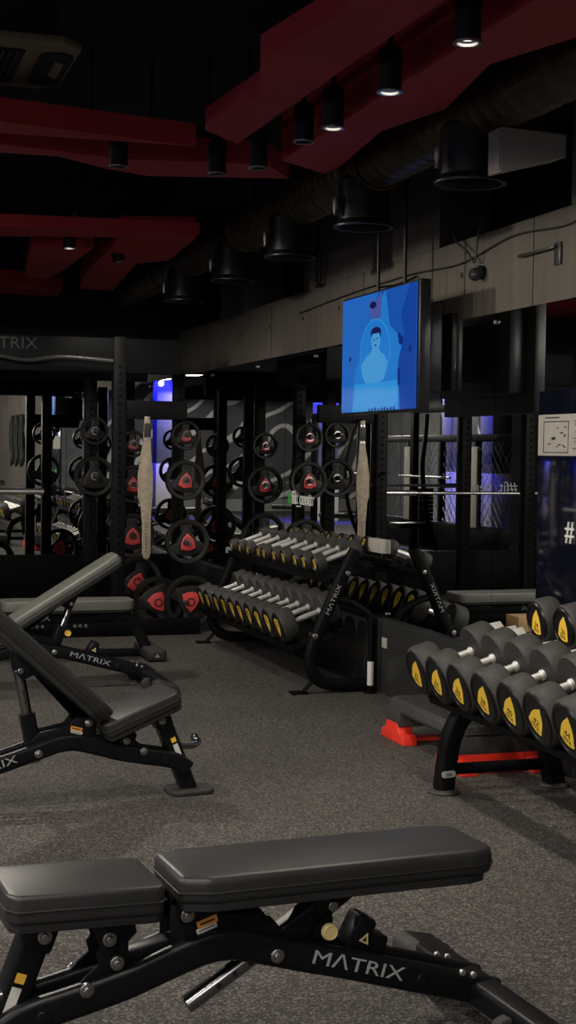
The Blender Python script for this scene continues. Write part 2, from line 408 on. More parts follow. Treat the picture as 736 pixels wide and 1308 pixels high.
spot(1.47, 9.45, 2.70, 'small lit spotlight upright below the straight red strip', True, zt=2.9)
spot(1.87, 9.95, 2.70, 'small lit tilted spotlight beside the stepped red panel', True, (R(25), R(-20)), zt=2.9)

# disc lamps hanging over the front half of the room (several show in the mirrors)
def disc_lamp(x, y, z, label, watts):
    t = thing('ceiling_lamp', label, 'ceiling lamp', (x, y, z), group='round ceiling lamps')
    MB().lathe([(0, .07), (.06, .07), (.10, .05), (.21, .02), (.215, 0), (.195, 0), (.19, .012), (0, .012)], n=36).build('lamp_housing', M['outlet'], t)
    MB().lathe([(0, -.03), (.10, -.022), (.17, -.008), (.19, .004)], n=36).build('diffuser', M['lamp'], t)
    MB().cyl((0, 0, .06), (0, 0, ZC - z), .006, n=8).build('suspension_cord', M['cable'], t)
    for kind, e in (('SPOT', watts * LAMP_K), ('POINT', watts * GLOW_K)):      # downward cone, and the faint glow of the dome
        l = bpy.data.lights.new('lamp_light', kind); l.energy = e; l.color = (1, .92, .80); l.shadow_soft_size = .05
        if kind == 'SPOT': l.spot_size = R(179.5); l.spot_blend = .06
        lo = bpy.data.objects.new('lamp_light', l); COL.objects.link(lo); lo.location = (x, y, z - .085)
LAMP_K, GLOW_K = .45, .014
disc_lamp(.18, 2.1, 2.70, 'round lamp hung near the foreground bench', 120)
disc_lamp(.47, .6, 2.70, 'round lamp hung above the viewpoint', 75)
disc_lamp(-1.4, .6, 2.70, 'round lamp hung over the open floor', 110)
disc_lamp(-1.2, 2.8, 2.70, 'round lamp hung beside the training cage', 120)
disc_lamp(.25, 7.6, 2.70, 'round lamp hung over the aisle before the flat bench', 230)
disc_lamp(-2.5, 4.2, 2.70, 'unseen round lamp added over the open cage end to brighten dumbbell labels', 420)  # added side light for the dumbbell labels, its reflection hidden behind the television
disc_lamp(-3.2, 7.0, 2.70, 'round lamp hung inside the training cage', 160)
disc_lamp(-1.0, -2.6, 2.70, 'round lamp hung near the front wall', 240)
disc_lamp(-4.2, 1.2, 2.70, 'round lamp hung near the plastered side wall', 200)

# round duct with outlets
XD = 2.52
d = thing('air_duct', 'round spiral metal air duct along the concrete wall', 'air duct', (XD, 8.3, 2.81))
prof = []
y = -5.6
while y < 4.9:
    prof += [(.130, y), (.130, y + .088), (.1325, y + .092), (.1325, y + .098)]; y += .105
MB().lathe(prof, axis=(0, 1, 0), n=40).build('duct_pipe', M['duct'], d)
for y in (-4.2, -1.7, .6, 3.0):
    MB().tube([(.138 * math.cos(a), y, .138 * math.sin(a)) for a in [2 * PI * i / 32 for i in range(32)]], .007, 8, closed=True, up=(0, 1, 0)).cyl((0, y, .13), (0, y, ZC - 2.81), .005, n=8).build('duct_hanger', M['duct'], d)
onames = ['black round duct outlet beside the grey sheet-metal box', 'black round duct outlet with blue rim above the television', 'black round duct outlet, third from the grey sheet-metal box',
          'black round duct outlet before the lone concrete pier', 'black round duct outlet furthest along the duct']
for y, lb in zip((5.5, 6.75, 7.95, 9.19, 10.58), onames):
    t = thing('duct_outlet', lb, 'duct outlet', (XD - .02, y, 2.51), group='duct outlets')
    MB().lathe([(.125, .02), (.125, .22), (.10, .25), (0, .25)], n=36).lathe([(.118, .2), (.118, .02)], n=36).build('outlet_body', M['outlet'], t)
    MB().lathe([(.118, .03), (.128, .03), (.150, .004), (.150, -.004), (.132, -.004), (.118, .02)], n=40, close=True).build('flared_rim', M['outlet'], t)
    MB().lathe([(0, .06), (.05, .055), (.117, .07)], n=30).build('damper', M['kick'], t)
    MB().lathe([(0, .06), (.012, .06), (.016, .03), (.010, 0), (.014, -.02), (0, -.025)], p0=(-.155, -.02, .07), n=14).build('damper_lever', M['steel'], t)
o = MB().prism([(-.14, .085), (.14, .075), (.14, -.015), (-.14, -.09)], 0, .12, ('x', 'z'), bev=.004)
t = thing('duct_box', 'grey sheet-metal duct transition box high on the wall', 'duct box', (2.633, 5.2, 2.595)); o.build('box_shell', M['acgrey'], t, smooth=False)
MB().box((-.143, .02, 0), (.008, .03, .16), bev=.002).build('flange', M['acgrey'], t)
MB().box((.143, .02, .03), (.008, .03, .09), bev=.002).build('flange', M['acgrey'], t)
for x in (-.09, .10): MB().cyl((x, .06, .06), (x, .06, ZC - 2.595), .006, n=8).build('hanger_rod', M['outlet'], t)
# vertical wall pipe and cables
def cable(name, label, pts, r, m='cable', cat='cable'):
    return tag(MB().tube(smooth_path(pts, 8), r, 8, up=(0, 0, 1.01)).build(name, M[m]), label, cat)
cable('conduit', 'thin dark conduit dropping from the duct down the concrete wall', [(3.08, 9.2, ZC), (3.08, 9.2, 2.62), (3.08, 9.17, 2.52), (3.06, 9.12, 2.50), (3.05, 9.05, 2.55), (3.05, 9.04, 2.75)], .014, cat='conduit')
cable('wall_cable', 'thin cable draped along the concrete band', [(3.092, 9.6, 2.36), (3.092, 8.6, 2.39), (3.092, 7.6, 2.40), (3.092, 6.9, 2.38), (3.092, 6.3, 2.44), (3.092, 5.7, 2.42), (3.092, 5.3, 2.55)], .005)
cable('sensor_cable', 'loose cable looping down to the wall sensor', [(3.07, 7.0, 2.62), (3.06, 6.9, 2.50), (3.06, 6.75, 2.42), (3.06, 6.66, 2.36), (3.06, 6.62, 2.50), (3.07, 6.55, 2.60)], .005)
t = thing('wall_sensor', 'small dark round sensor on the concrete band beside the television', 'sensor', (3.10, 6.64, 2.305))
MB().cyl((0, 0, 0), (-.03, 0, 0), .035, n=20, bev=.005).build('sensor_base', M['outlet'], t)
MB().lathe([(0, .035), (.02, .03), (.032, .015), (.034, 0), (.028, -.02), (0, -.03)], p0=(-.045, 0, -.01), axis=(-1, 0, -.5), n=20).build('sensor_dome', M['kick'], t)
t = thing('wall_bracket', 'small dark metal bracket high on the concrete band', 'bracket', (3.10, 5.85, 2.30))
MB().box((-.006, 0, 0), (.012, .06, .10), bev=.002).box((-.02, .18, .03), (.02, .36, .012), bev=.002).build('bracket_arm', M['kick'], t)

# ceiling air conditioner
ac = thing('air_conditioner', 'beige ceiling air conditioner cassette with a dark slatted grille', 'air conditioner', (.58, 6.0, 2.95))
MB().prism([(-.62, -.38), (.27, -.38), (.35, -.30), (.35, .28), (.27, .36), (-.62, .36)], 0, .03, ('x', 'y'), bev=.006).build('cassette', M['acframe'], ac)
MB().box((-.1, 0, .19), (.74, .56, .32), bev=.01).build('upper_body', M['dark'], ac)
g = MB().box((-.17, 0, -.004), (.62, .50, .01), bev=.002)
g.build('grille_well', M['dark'], ac)
g = MB()
for k in range(22): g.box((-.46 + k * .027, 0, -.012), (.007, .50, .008), bev=.001)
g.build('grille', M['kick'], ac)
MB().prism(rrect(.13, .50, .06), -.012, 0, ('x', 'y'), bev=.003, mtx=Matrix.Translation((.27, 0, 0))).build('outlet_slot', M['dark'], ac)
MB().box((.285, -.04, -.016), (.035, .22, .008), Matrix.Rotation(R(20), 3, 'Y'), bev=.003).build('vane', M['acframe'], ac)

# ------------------------------------------------------------------ television
tv = thing('television', 'wall television hung before the concrete band showing a blue picture', 'television', (2.75, 7.19, 1.60))
W2, H_ = .56, .64
MB().box((.035, 0, .335), (.06, 2 * W2 + .01, .65), bev=.006).build('casing', M['tv'], tv)
MB().box((.115, -.05, .33), (.10, .86, .44), bev=.01).box((.24, -.02, .33), (.18, .10, .30), bev=.004).box((.335, 0, .33), (.03, .5, .4), bev=.003).build('mount', M['tv'], tv)
s_ = MB()
def face(poly, dx, mi):                # poly in (across as seen, up) 0..1
    t = bmesh.new()
    f = t.faces.new([t.verts.new((-.0005 - dx, W2 - p[0] * 2 * W2, .022 + p[1] * .626)) for p in poly])
    bmesh.ops.recalc_face_normals(t, faces=t.faces)
    if f.normal.x > 0: bmesh.ops.reverse_faces(t, faces=t.faces)
    s_._emit(t, mi)
def ell(cx, cy, rx, ry, n=30, a0=0, a1=360): return [(cx + rx * math.cos(R(a0 + (a1 - a0) * k / n)), cy + ry * math.sin(R(a0 + (a1 - a0) * k / n))) for k in range(n + (a1 - a0 != 360))]
face([(.012, 0), (.988, 0), (.988, 1), (.012, 1)], 0, 0)
face([(.012, 0), (.17, 0), (.20, .35), (.36, .62), (.5, 1), (.012, 1)], .0004, 1)
face([(.60, 1), (.66, .70), (.84, .55), (.76, .3), (.80, 0), (.17, 0), (.20, .35), (.36, .62), (.40, .78)], .0006, 2)
face([(.80, 0), (.77, .40), (.84, .60), (.80, .78), (.90, 1), (.98, 1), (.98, 0)], .0007, 3)
face(ell(.44, .90, .045, .03), .001, 5)                                # lips of the large face
face([(.38, .96), (.46, .93), (.55, .99), (.55, .80), (.50, .76), (.40, .80)], .0008, 7)
face(ell(.44, .90, .04, .022), .0012, 5)
face(ell(.47, .50, .20, .28), .0014, 4)                                # oval portrait ring
face(ell(.47, .50, .192, .27), .0016, 2)
face([(.17, 0), (.77, 0), (.77, .24), (.20, .24)], .0018, 4)           # pale block under it
face([(.29, .40), (.36, .47), (.42, .50), (.44, .54), (.52, .54), (.54, .50), (.60, .46), (.64, .40), (.60, .27), (.54, .24), (.36, .24), (.31, .30)], .0020, 6)
face(ell(.485, .60, .062, .085), .0022, 6)
face(ell(.485, .665, .068, .045, 16, 0, 180) + [(.42, .62), (.44, .655), (.53, .655), (.545, .60)], .0024, 5)
for x, y in ((.46, .605), (.505, .61)): face(ell(x, y, .010, .006, 10), .0026, 5)
face(ell(.483, .555, .018, .006, 10), .0026, 5)
for x, y, r_ in ((.80, .56, .03), (.78, .60, .02), (.13, .47, .018), (.91, .48, .022)): face(ell(x, y, r_, r_ * 1.3, 12), .0011, 8)
face([(.77, .20), (.80, .20), (.80, .34), (.77, .34)], .0026, 8)
for k in range(9): face([(.40 + k * .04, .0), (.425 + k * .04, .0), (.425 + k * .04, .02 + .01 * (k % 3)), (.40 + k * .04, .02)], .003, 8)
s_.build('screen', [screen('tv_blue', (.012, .11, .52)), screen('tv_lightblue', (.02, .17, .66)), screen('tv_cyan', (.02, .24, .76)), screen('tv_deep', (.008, .07, .42)),
                    screen('tv_pale', (.035, .36, .86)), screen('tv_dark', (.012, .012, .10)), screen('tv_figure', (.08, .40, .85)), screen('tv_mauve', (.08, .12, .45)), screen('tv_navy', (.006, .03, .22))], tv, smooth=False)
MB().cyl((.05, .13, .64), (.05, .13, ZC - 1.60), .010, n=12).cyl((.05, -.25, .64), (.05, -.25, ZC - 1.60), .010, n=12).build('hanging_pole', M['outlet'], tv)
MB().tube(smooth_path([(.06, .22, .65), (.10, .24, .70), (.2, .26, .72), (.3, .28, .76), (.34, .30, .78)], 6), .006, 8).build('power_cord', M['cable'], tv)

# ------------------------------------------------------------------ adjustable benches
def rot2(p, a, c):
    x, z = p[0] - c[0], p[1] - c[1]; return (c[0] + x * math.cos(a) - z * math.sin(a), c[1] + x * math.sin(a) + z * math.cos(a))
def pad_mesh(plan, z0, z1, bev):
    t = MB(); t.prism(plan, z0, z1, ('x', 'y'), bev=bev, seg=4); return t
def plan_back():
    return [(-.035, -.105), (.03, -.132), (.70, -.132), (.745, -.118), (.762, -.085), (.762, .085), (.745, .118), (.70, .132), (.03, .132), (-.035, .105)]
def plan_seat():
    return [(-.355, -.095), (-.335, -.125), (-.02, -.125), (-.005, -.11), (-.005, .11), (-.02, .125), (-.335, .125), (-.355, .095)]
def bench(label, loc, rotz, back_deg, seat_deg, knob_mat='knob', text_sides=(-1, 1), vinyl='vinyl'):
    t = thing('weight_bench', label, 'weight bench', loc, rotz)
    # rails
    path = [(-.405, .118), (-.34, .160), (-.226, .186), (-.11, .213), (0, .249), (.085, .272), (.151, .271), (.218, .253), (.322, .222), (.428, .193), (.536, .160), (.663, .123), (.76, .093), (.83, .072)]
    for s in (-1, 1):
        pts = smooth_path([(x, s * .050, z) for x, z in path], 5)
        MB().sweep(pts, rrect(.040, .072, .016, 4), up=(0, 1, 0)).build('side_rail', M['powder'], t)
    for s in text_sides:
        a = R(-16.8); xd = V((math.cos(a), 0, math.sin(a))) * (-s)
        yd = V((-math.sin(a), 0, math.cos(a))) if s < 0 else V((-math.sin(a), 0, math.cos(a)))
        MB().text('M\u039bTRIX', .046, (.450, s * .0705, .190), xd, yd, .0008, sx=1.50).build('rail_lettering', M['grey_print'], t)
    # cross ties, pivot bolts
    for x, z in ((.243, .240), (-.30, .165), (.62, .135)): MB().cyl((x, -.075, z), (x, .075, z), .017, n=20, bev=.003).build('cross_tie', M['powder'], t)
    for x, z, yy in ((.243, .240, .078), (-.292, .335, .047), (-.150, .318, .060), (-.132, .262, .060), (-.203, .214, .072), (.03, .352, .060)):
        for s in (-1, 1): MB().cyl((x, s * (yy - .012), z), (x, s * yy, z), .017, n=20, bev=.003).cyl((x, s * yy, z), (x, s * (yy + .007), z), .010, n=18, bev=.003).build('pivot_bolt', M['steel'], t)
    # front post, foot, handle
    p0, p1 = V((-.300, 0, .345)), V((-.425, 0, .02))
    MB().sweep([p0, p0.lerp(p1, .5), p1], rrect(.075, .066, .012), up=(0, 1, 0)).box((-.300, 0, .335), (.075, .092, .075), Matrix.Rotation(R(20), 3, 'Y'), bev=.016).build('front_post', M['powder'], t)
    MB().prism(rrect(.20, .16, .05, 5), 0, .024, ('x', 'y'), bev=.008, seg=3, mtx=Matrix.Translation((-.43, 0, 0))).build('front_foot', M['rubber'], t)
    d_ = (p1 - p0).normalized()
    for s in (-1, 1):
        st = MB()
        c = p0.lerp(p1, .56) + V((-.006, s * .0385, 0)); st.box(c, (.14, .001, .022), frame(d_, (0, s, 0)) @ Matrix.Rotation(PI / 2, 3, 'X'), bev=0, mi=0)
        c = p0.lerp(p1, .30) + V((-.006, s * .0387, 0)); st.box(c, (.022, .001, .022), frame(d_, (0, s, 0)) @ Matrix.Rotation(PI / 2, 3, 'X'), bev=0, mi=1)
        st.build('post_sticker', [M['white'], M['knoby']], t, smooth=False)
    MB().tube(smooth_path([(-.36, -.02, .215), (-.42, -.03, .20), (-.475, -.05, .195), (-.505, -.085, .205), (-.50, -.115, .215)], 6), .013, 12, up=(0, .2, 1)).lathe([(0, -.018), (.014, -.014), (.018, 0), (.014, .014), (0, .018)], p0=(-.50, -.12, .217), n=16).build('transport_handle', M['strut'], t)
    # seat mechanism plates
    k = MB()
    pl = [(-.185, .345), (-.09, .345), (-.085, .325), (-.105, .305), (-.105, .245), (-.155, .195), (-.215, .185), (-.235, .205), (-.20, .240), (-.172, .262), (-.178, .285), (-.168, .300)]
    for s in (-1, 1): k.prism(pl, s * .046 - .004, s * .046 + .004, ('x', 'z'), bev=.002)
    k.box((-.135, 0, .285), (.03, .10, .05), bev=.004)
    k.build('seat_lever_plate', M['powder'], t)
    pl = [(-.005, .375), (.085, .375), (.11, .345), (.235, .325), (.27, .285), (.20, .262), (.06, .235), (-.005, .235)]
    k = MB()
    for s in (-1, 1): k.prism(pl, s * .043 - .004, s * .043 + .004, ('x', 'z'), bev=.002)
    k.prism([(-.12, .27), (-.005, .29), (.10, .29), (.10, .25), (-.08, .235)], -.03, .03, ('x', 'z'), bev=.006)
    k.build('hinge_plate', M['powder'], t)
    for s in (-1, 1):
        sk = MB()
        rr = Matrix.Rotation(R(-17), 3, 'Y')
        sk.box((.080, s * .0480, .330), (.050, .0012, .017), rr, bev=0, mi=0).box((.079, s * .0480, .315), (.050, .0012, .012), rr, bev=0, mi=1)
        sk.box((.080, s * .0487, .330), (.036, .0012, .004), rr, bev=0, mi=2).box((.079, s * .0487, .315), (.040, .0012, .002), rr, bev=0, mi=2)
        sk.build('warning_sticker', [M['orange'], M['white'], M['ink']], t, smooth=False)
    # back pad
    a = R(back_deg); pv = (.030, .352)
    Mx = Matrix.Translation((pv[0], 0, pv[1])) @ Matrix.Rotation(-a, 4, 'Y')
    pd = pad_mesh(plan_back(), .040, .103, .017).xform(Mx).build('back_pad', M[vinyl], t)
    loop = [Mx @ V((x * 1.0, y * 1.004, .066)) for x, y in plan_back()]
    pp = [Mx @ V((x + .0 + (.0015 if x > .3 else -.0015), y * 1.008, .068)) for x, y in plan_back()]
    MB().tube(pp, .0022, 6, up=Mx.to_3x3() @ V((0, 0, 1)), closed=True).build('pad_seam', M['piping'], pd)
    MB().prism([(x * .965 + .01, y * .93) for x, y in plan_back()], .022, .046, ('x', 'y'), bev=.004).xform(Mx).build('back_board', M['board'], t)
    k = MB()
    for s in (-1, 1): k.prism([(-.03, -.01), (.03, -.02), (.05, .03), (.44, .03), (.42, -.005), (.36, -.045), (.33, -.045), (.31, .005), (-.03, .03)], s * .033 - .004, s * .033 + .004, ('x', 'z'), bev=.002)
    k.xform(Mx).build('back_bracket', M['powder'], t)
    # adjusting strut
    q = Mx @ V((.365, 0, -.022)); bolt = V((.243, 0, .240)); dd = (q - bolt).normalized()
    MB().cyl(q, q - dd * .405, .0215, n=24, bev=.003).build('inner_strut', M['strut'], t)
    for h in range(7):
        c = q - dd * (.05 + h * .045)
        MB().cyl(c - V((0, .0222, 0)), c + V((0, .0222, 0)), .007, n=12).build('strut_hole', M['ink'], t)
    MB().sweep([bolt - dd * .03, bolt + dd * .08, bolt + dd * .165], rrect(.056, .060, .012), up=(0, 1, 0)).build('strut_sleeve', M['powder'], t)
    kk = bolt + dd * .135 + V((dd.z, 0, -dd.x)) * .036
    s = -1
    if knob_mat:
        MB().cyl(kk + V((0, s * .022, 0)), kk + V((0, s * .058, 0)), .009, n=16).box(kk + V((0, s * .018, 0)), (.05, .02, .055), bev=.006).build('knob_mount', M['powder'], t)
        MB().cyl(kk + V((0, s * .054, 0)), kk + V((0, s * .070, 0)), .0200, n=32, bev=.004).lathe([(.0, .0), (.014, .0), (.016, .0015), (.018, 0)], p0=kk + V((0, s * .0705, 0)), axis=(0, s, 0), n=28).build('pull_knob', M[knob_mat], t)
    for s in (-1, 1): MB().cyl(q + V((0, s * .03, 0)), q + V((0, s * .045, 0)), .013, n=18, bev=.003).build('strut_pin', M['steel'], t)
    # stop block with a triangle sticker
    rr = Matrix.Rotation(R(28), 3, 'Y')
    MB().box((.475, 0, .252), (.055, .075, .085), rr, bev=.012).box((.50, 0, .225), (.09, .06, .05), Matrix.Rotation(R(17), 3, 'Y'), bev=.008).build('stop_block', M['powder'], t)
    sk = MB()
    for s in (-1, 1): sk.prism([(-.014, -.012), (.014, -.012), (0, .014)], -.0004, .0004, ('x', 'z'), mtx=Matrix.Translation((.482, s * .038, .243)) @ rr.to_4x4()); sk.prism([(-.006, -.008), (.006, -.008), (0, .005)], -.0006, .0006, ('x', 'z'), mi=1, mtx=Matrix.Translation((.482, s * .0382, .243)) @ rr.to_4x4())
    sk.build('caution_sticker', [M['knob'], M['ink']], t, smooth=False)
    # rear cross foot with ribbed end caps
    MB().sweep(smooth_path([(.83, -.32, .052), (.80, -.14, .075), (.79, 0, .082), (.80, .14, .075), (.83, .32, .052)], 6), rrect(.062, .085, .02), up=(0, 0, 1)).build('rear_foot', M['powder'], t)
    for s in (-1, 1):
        c = MB().prism([(.770, 0), (.905, 0), (.912, .03), (.895, .066), (.80, .088), (.772, .07)], min(s * .27, s * .42), max(s * .27, s * .42), ('x', 'z'), bev=.014, seg=3).build('foot_cap', M['rubber'], t)
        rb = MB()
        for i in range(8): rb.box((.845, s * (.290 + i * .015), .0775), (.085, .006, .006), Matrix.Rotation(R(13), 3, 'Y'), bev=.002)
        rb.build('foot_rib', M['kick'], c)
        MB().cyl((.765, s * .200, .042), (.765, s * .232, .042), .040, n=28, bev=.006).build('transport_wheel', M['rubber'], t)
    for s in (-1, 1):
        for x in (.76, .73): MB().cyl((x, s * .062, .13 + (.76 - x) * .3), (x, s * .072, .13 + (.76 - x) * .3), .008, n=14, bev=.002).build('rear_bolt', M['chrome'], t)
    # seat pad
    a2 = R(seat_deg); pa = (-.292, .335)
    Ms = Matrix.Translation((pa[0], 0, pa[1])) @ Matrix.Rotation(a2, 4, 'Y') @ Matrix.Translation((-pa[0] , 0, -pa[1]))
    S0 = Ms @ Matrix.Translation((-.035, 0, 0))
    pd = pad_mesh(plan_seat(), .388, .452, .017).xform(S0).build('seat_pad', M[vinyl], t)
    pp = [S0 @ V((x + (.0015 if x > -.2 else -.0015), y * 1.01, .418)) for x, y in plan_seat()]
    MB().tube(pp, .0022, 6, up=Ms.to_3x3() @ V((0, 0, 1)), closed=True).build('pad_seam', M['piping'], pd)
    MB().prism([(x * .97 - .004, y * .92) for x, y in plan_seat()], .368, .394, ('x', 'y'), bev=.004).box((-.21, 0, .36), (.24, .07, .03), bev=.004).xform(S0).build('seat_board', M['board'], t)
    return t
b1 = bench('black weight bench laid flat, filling the bottom of the picture', (.731, 3.195, 0), R(4.2), 0, 1.5)
b2 = bench('black incline weight bench with raised seat, its backrest leaning out of the picture', (.985, 5.68, 0), R(188), 44, 22, None)
b2.scale = (.97, .97, .92)
b3 = bench('black incline weight bench with yellow knob, backrest rising in front of the power rack', (.99, 8.45, 0), R(0), 34, 10, 'knoby', vinyl='sheenvinyl')
b3.scale = (1, 1, .92)

# flat bench before the power rack
fb = thing('flat_bench', 'flat grey-black bench standing directly before the power rack', 'weight bench', (1.49, 9.60, 0), R(-1))
fb.scale = (1, 1, .94)
MB().prism(rrect(.88, .27, .06, 6), .355, .425, ('x', 'y'), bev=.02, seg=4).build('bench_pad', M['sheenvinyl'], fb)
MB().prism(rrect(.84, .25, .05, 5), .338, .36, ('x', 'y'), bev=.004).build('pad_board', M['board'], fb)
MB().prism(rrect(.34, .27, .06, 6), .355, .425, ('x', 'y'), bev=.02, seg=4, mtx=Matrix.Translation((-.63, 0, 0))).build('seat_pad', M['sheenvinyl'], fb)
MB().box((-.18, 0, .295), (1.0, .06, .085), bev=.008).build('beam', M['powder'], fb)
MB().text('M\u039bTRIX', .062, (-.24, -.032, .297), (1, 0, 0), (0, 0, 1), .0008, sx=1.15).build('beam_lettering', M['grey_print'], fb)
MB().sweep(smooth_path([(.22, 0, .30), (.36, 0, .305), (.44, 0, .27), (.49, 0, .18), (.55, 0, .03)], 6), rrect(.075, .075, .018), up=(0, 1, 0)).build('end_leg', M['powder'], fb)
MB().sweep(smooth_path([(-.55, 0, .30), (-.66, 0, .28), (-.72, 0, .18), (-.77, 0, .03)], 6), rrect(.075, .075, .018), up=(0, 1, 0)).build('end_leg', M['powder'], fb)
for x in (.565, -.785):
    f_ = MB().box((x, 0, .045), (.13, .52, .08), bev=.02, seg=3).build('cross_foot', M['rubber'], fb)
    MB().prism([(-.016, -.012), (.016, -.012), (0, .014)], -.0008, 0, ('x', 'z'), mtx=Matrix.Translation((x, -.2605, .045))).build('foot_emblem', M['grey_print'], f_)
MB().box((-.1, .05, .03), (1.2, .06, .05), bev=.008).build('floor_bar', M['powder'], fb)

# ------------------------------------------------------------------ dumbbells
def head_prof(r, L):
    return [(0, 0), (r * .74, 0), (r * .78, -.004), (r * .84, -.004), (r * .93, .003), (r, .016), (r, L - .012), (r * .94, L), (.03, L), (0, L)]
def label_mesh(r, num, spin):
    """yellow rounded triangle with its number, on the face at x = 0 looking to -x"""
    k = MB()
    k.prism(pick(r * .92, r * 1.16), -.0008, .0012, ('x', 'y'))
    k.text(num, r * .34, (0, -r * .14, -.0012), (-1, 0, 0), (0, 1, 0), .0004, mi=1)
    k.text('ZIVA', r * .22, (0, -r * .38, -.0012), (-1, 0, 0), (0, 1, 0), .0004, mi=1)
    k.xform(Matrix.Rotation(spin, 4, 'Z'))
    # x,y plane facing -z  ->  y,z plane facing -x : local -x runs to the viewer's right
    m = Matrix(((0, 0, 1, 0), (1, 0, 0, 0), (0, 1, 0, 0), (0, 0, 0, 1)))
    k.xform(m); return k
HEADS = {}
def dumbbell(label, group, loc, tilt, r, hl, total, num, spin):
    """axis along local x, centre at the origin, front face towards -x"""
    t = bpy.data.objects.new('dumbbell', None); COL.objects.link(t); tag(t, label, 'dumbbell', group)
    t.location = loc; t.rotation_euler = (0, -tilt, 0)
    key = (round(r, 4), hl, total)
    if key not in HEADS:
        a = MB().lathe(head_prof(r, hl), p0=(-total / 2, 0, 0), axis=(1, 0, 0), n=44)
        for f in a.bm.faces:
            if f.calc_center_median().x < -total / 2 + .0015: f.material_index = 1
        b = MB().lathe(head_prof(r, hl), p0=(total / 2, 0, 0), axis=(-1, 0, 0), n=44)
        for f in b.bm.faces:
            if f.calc_center_median().x > total / 2 - .0015: f.material_index = 1
        g = total / 2 - hl
        h = MB().lathe([(.022, -g - .005), (.022, -g + .010), (.0155, -g + .016), (.0165, -g * .4), (.0175, 0), (.0165, g * .4), (.0155, g - .016), (.022, g - .010), (.022, g + .005)], axis=(1, 0, 0), n=24)
        objs = [a.build('head', [M['rubber'], M['rubface']], t), b.build('head', [M['rubber'], M['rubface']], t), h.build('handle', M['gripmetal'], t)]
        HEADS[key] = objs; ha, hb = objs[0], objs[1]
    else:
        objs = []
        for o in HEADS[key]:
            c = o.copy(); COL.objects.link(c); c.parent = t; objs.append(c)
        ha, hb = objs[0], objs[1]
    label_mesh(r, num, spin).xform(Matrix.Translation((-total / 2 - .0003, 0, 0))).build('weight_label', [M['yellow'], M['ink']], ha, smooth=False)
    label_mesh(r, num, -spin).xform(Matrix.Rotation(PI, 4, 'Z')).xform(Matrix.Translation((total / 2 + .0003, 0, 0))).build('weight_label', [M['yellow'], M['ink']], hb, smooth=False)
    return t
ORD = ['first', 'second', 'third', 'fourth', 'fifth', 'sixth', 'seventh', 'eighth', 'ninth', 'tenth', 'eleventh', 'twelfth']
TL = R(20)
def place(face_x, face_z, total, tilt): return face_x + total / 2 * math.cos(tilt), face_z + total / 2 * math.sin(tilt)
# long rack: lower tier (bigger), upper tier (smaller)
ylow = [9.985, 9.80, 9.56, 9.36, 9.15, 8.955, 8.75, 8.545, 8.335, 8.125]
nlow = ['20', '20', '22.5', '22.5', '25', '25', '27.5', '27.5', '30', '30']
slow = [170, 185, 178, 190, 184, 176, 187, 172, 188, 180]
rl_ = [.088, .088, .090, .092, .094, .094, .096, .098, .100, .100]
LOWR = []
for i, y in enumerate(ylow):
    tot = .37; x, z = place(2.51, .358, tot, TL)
    rr_ = rl_[i]; dz = (rr_ - .095)
    dumbbell('black dumbbell, %s from the far end, lower row of the long rack' % ORD[i] if i < 5 else 'black dumbbell, %s from the near end, lower row of the long rack' % ORD[9 - i],
             'lower row dumbbells of the long rack', (x, y, z + dz), TL, rr_, .095, tot, nlow[i], R(slow[i]))
yup = [10.016, 9.80, 9.592, 9.33, 9.199, 8.97, 8.762, 8.52, 8.344, 8.132]
nup = ['6', '8', '8', '10', '10', '12.5', '12.5', '15', '17.5', '17.5']
ru_ = [.044, .045, .046, .048, .049, .051, .053, .055, .056, .058]
for i, y in enumerate(yup):
    tot = .30; x, z = place(2.735, .726, tot, TL)
    dumbbell('small black dumbbell, %s from the far end, upper row of the long rack' % ORD[i] if i < 5 else 'small black dumbbell, %s from the near end, upper row of the long rack' % ORD[9 - i],
             'upper row dumbbells of the long rack', (x, y, z + (ru_[i] - .052)), TL, ru_[i], .062, tot, nup[i], R(180 + random.uniform(-14, 14)))
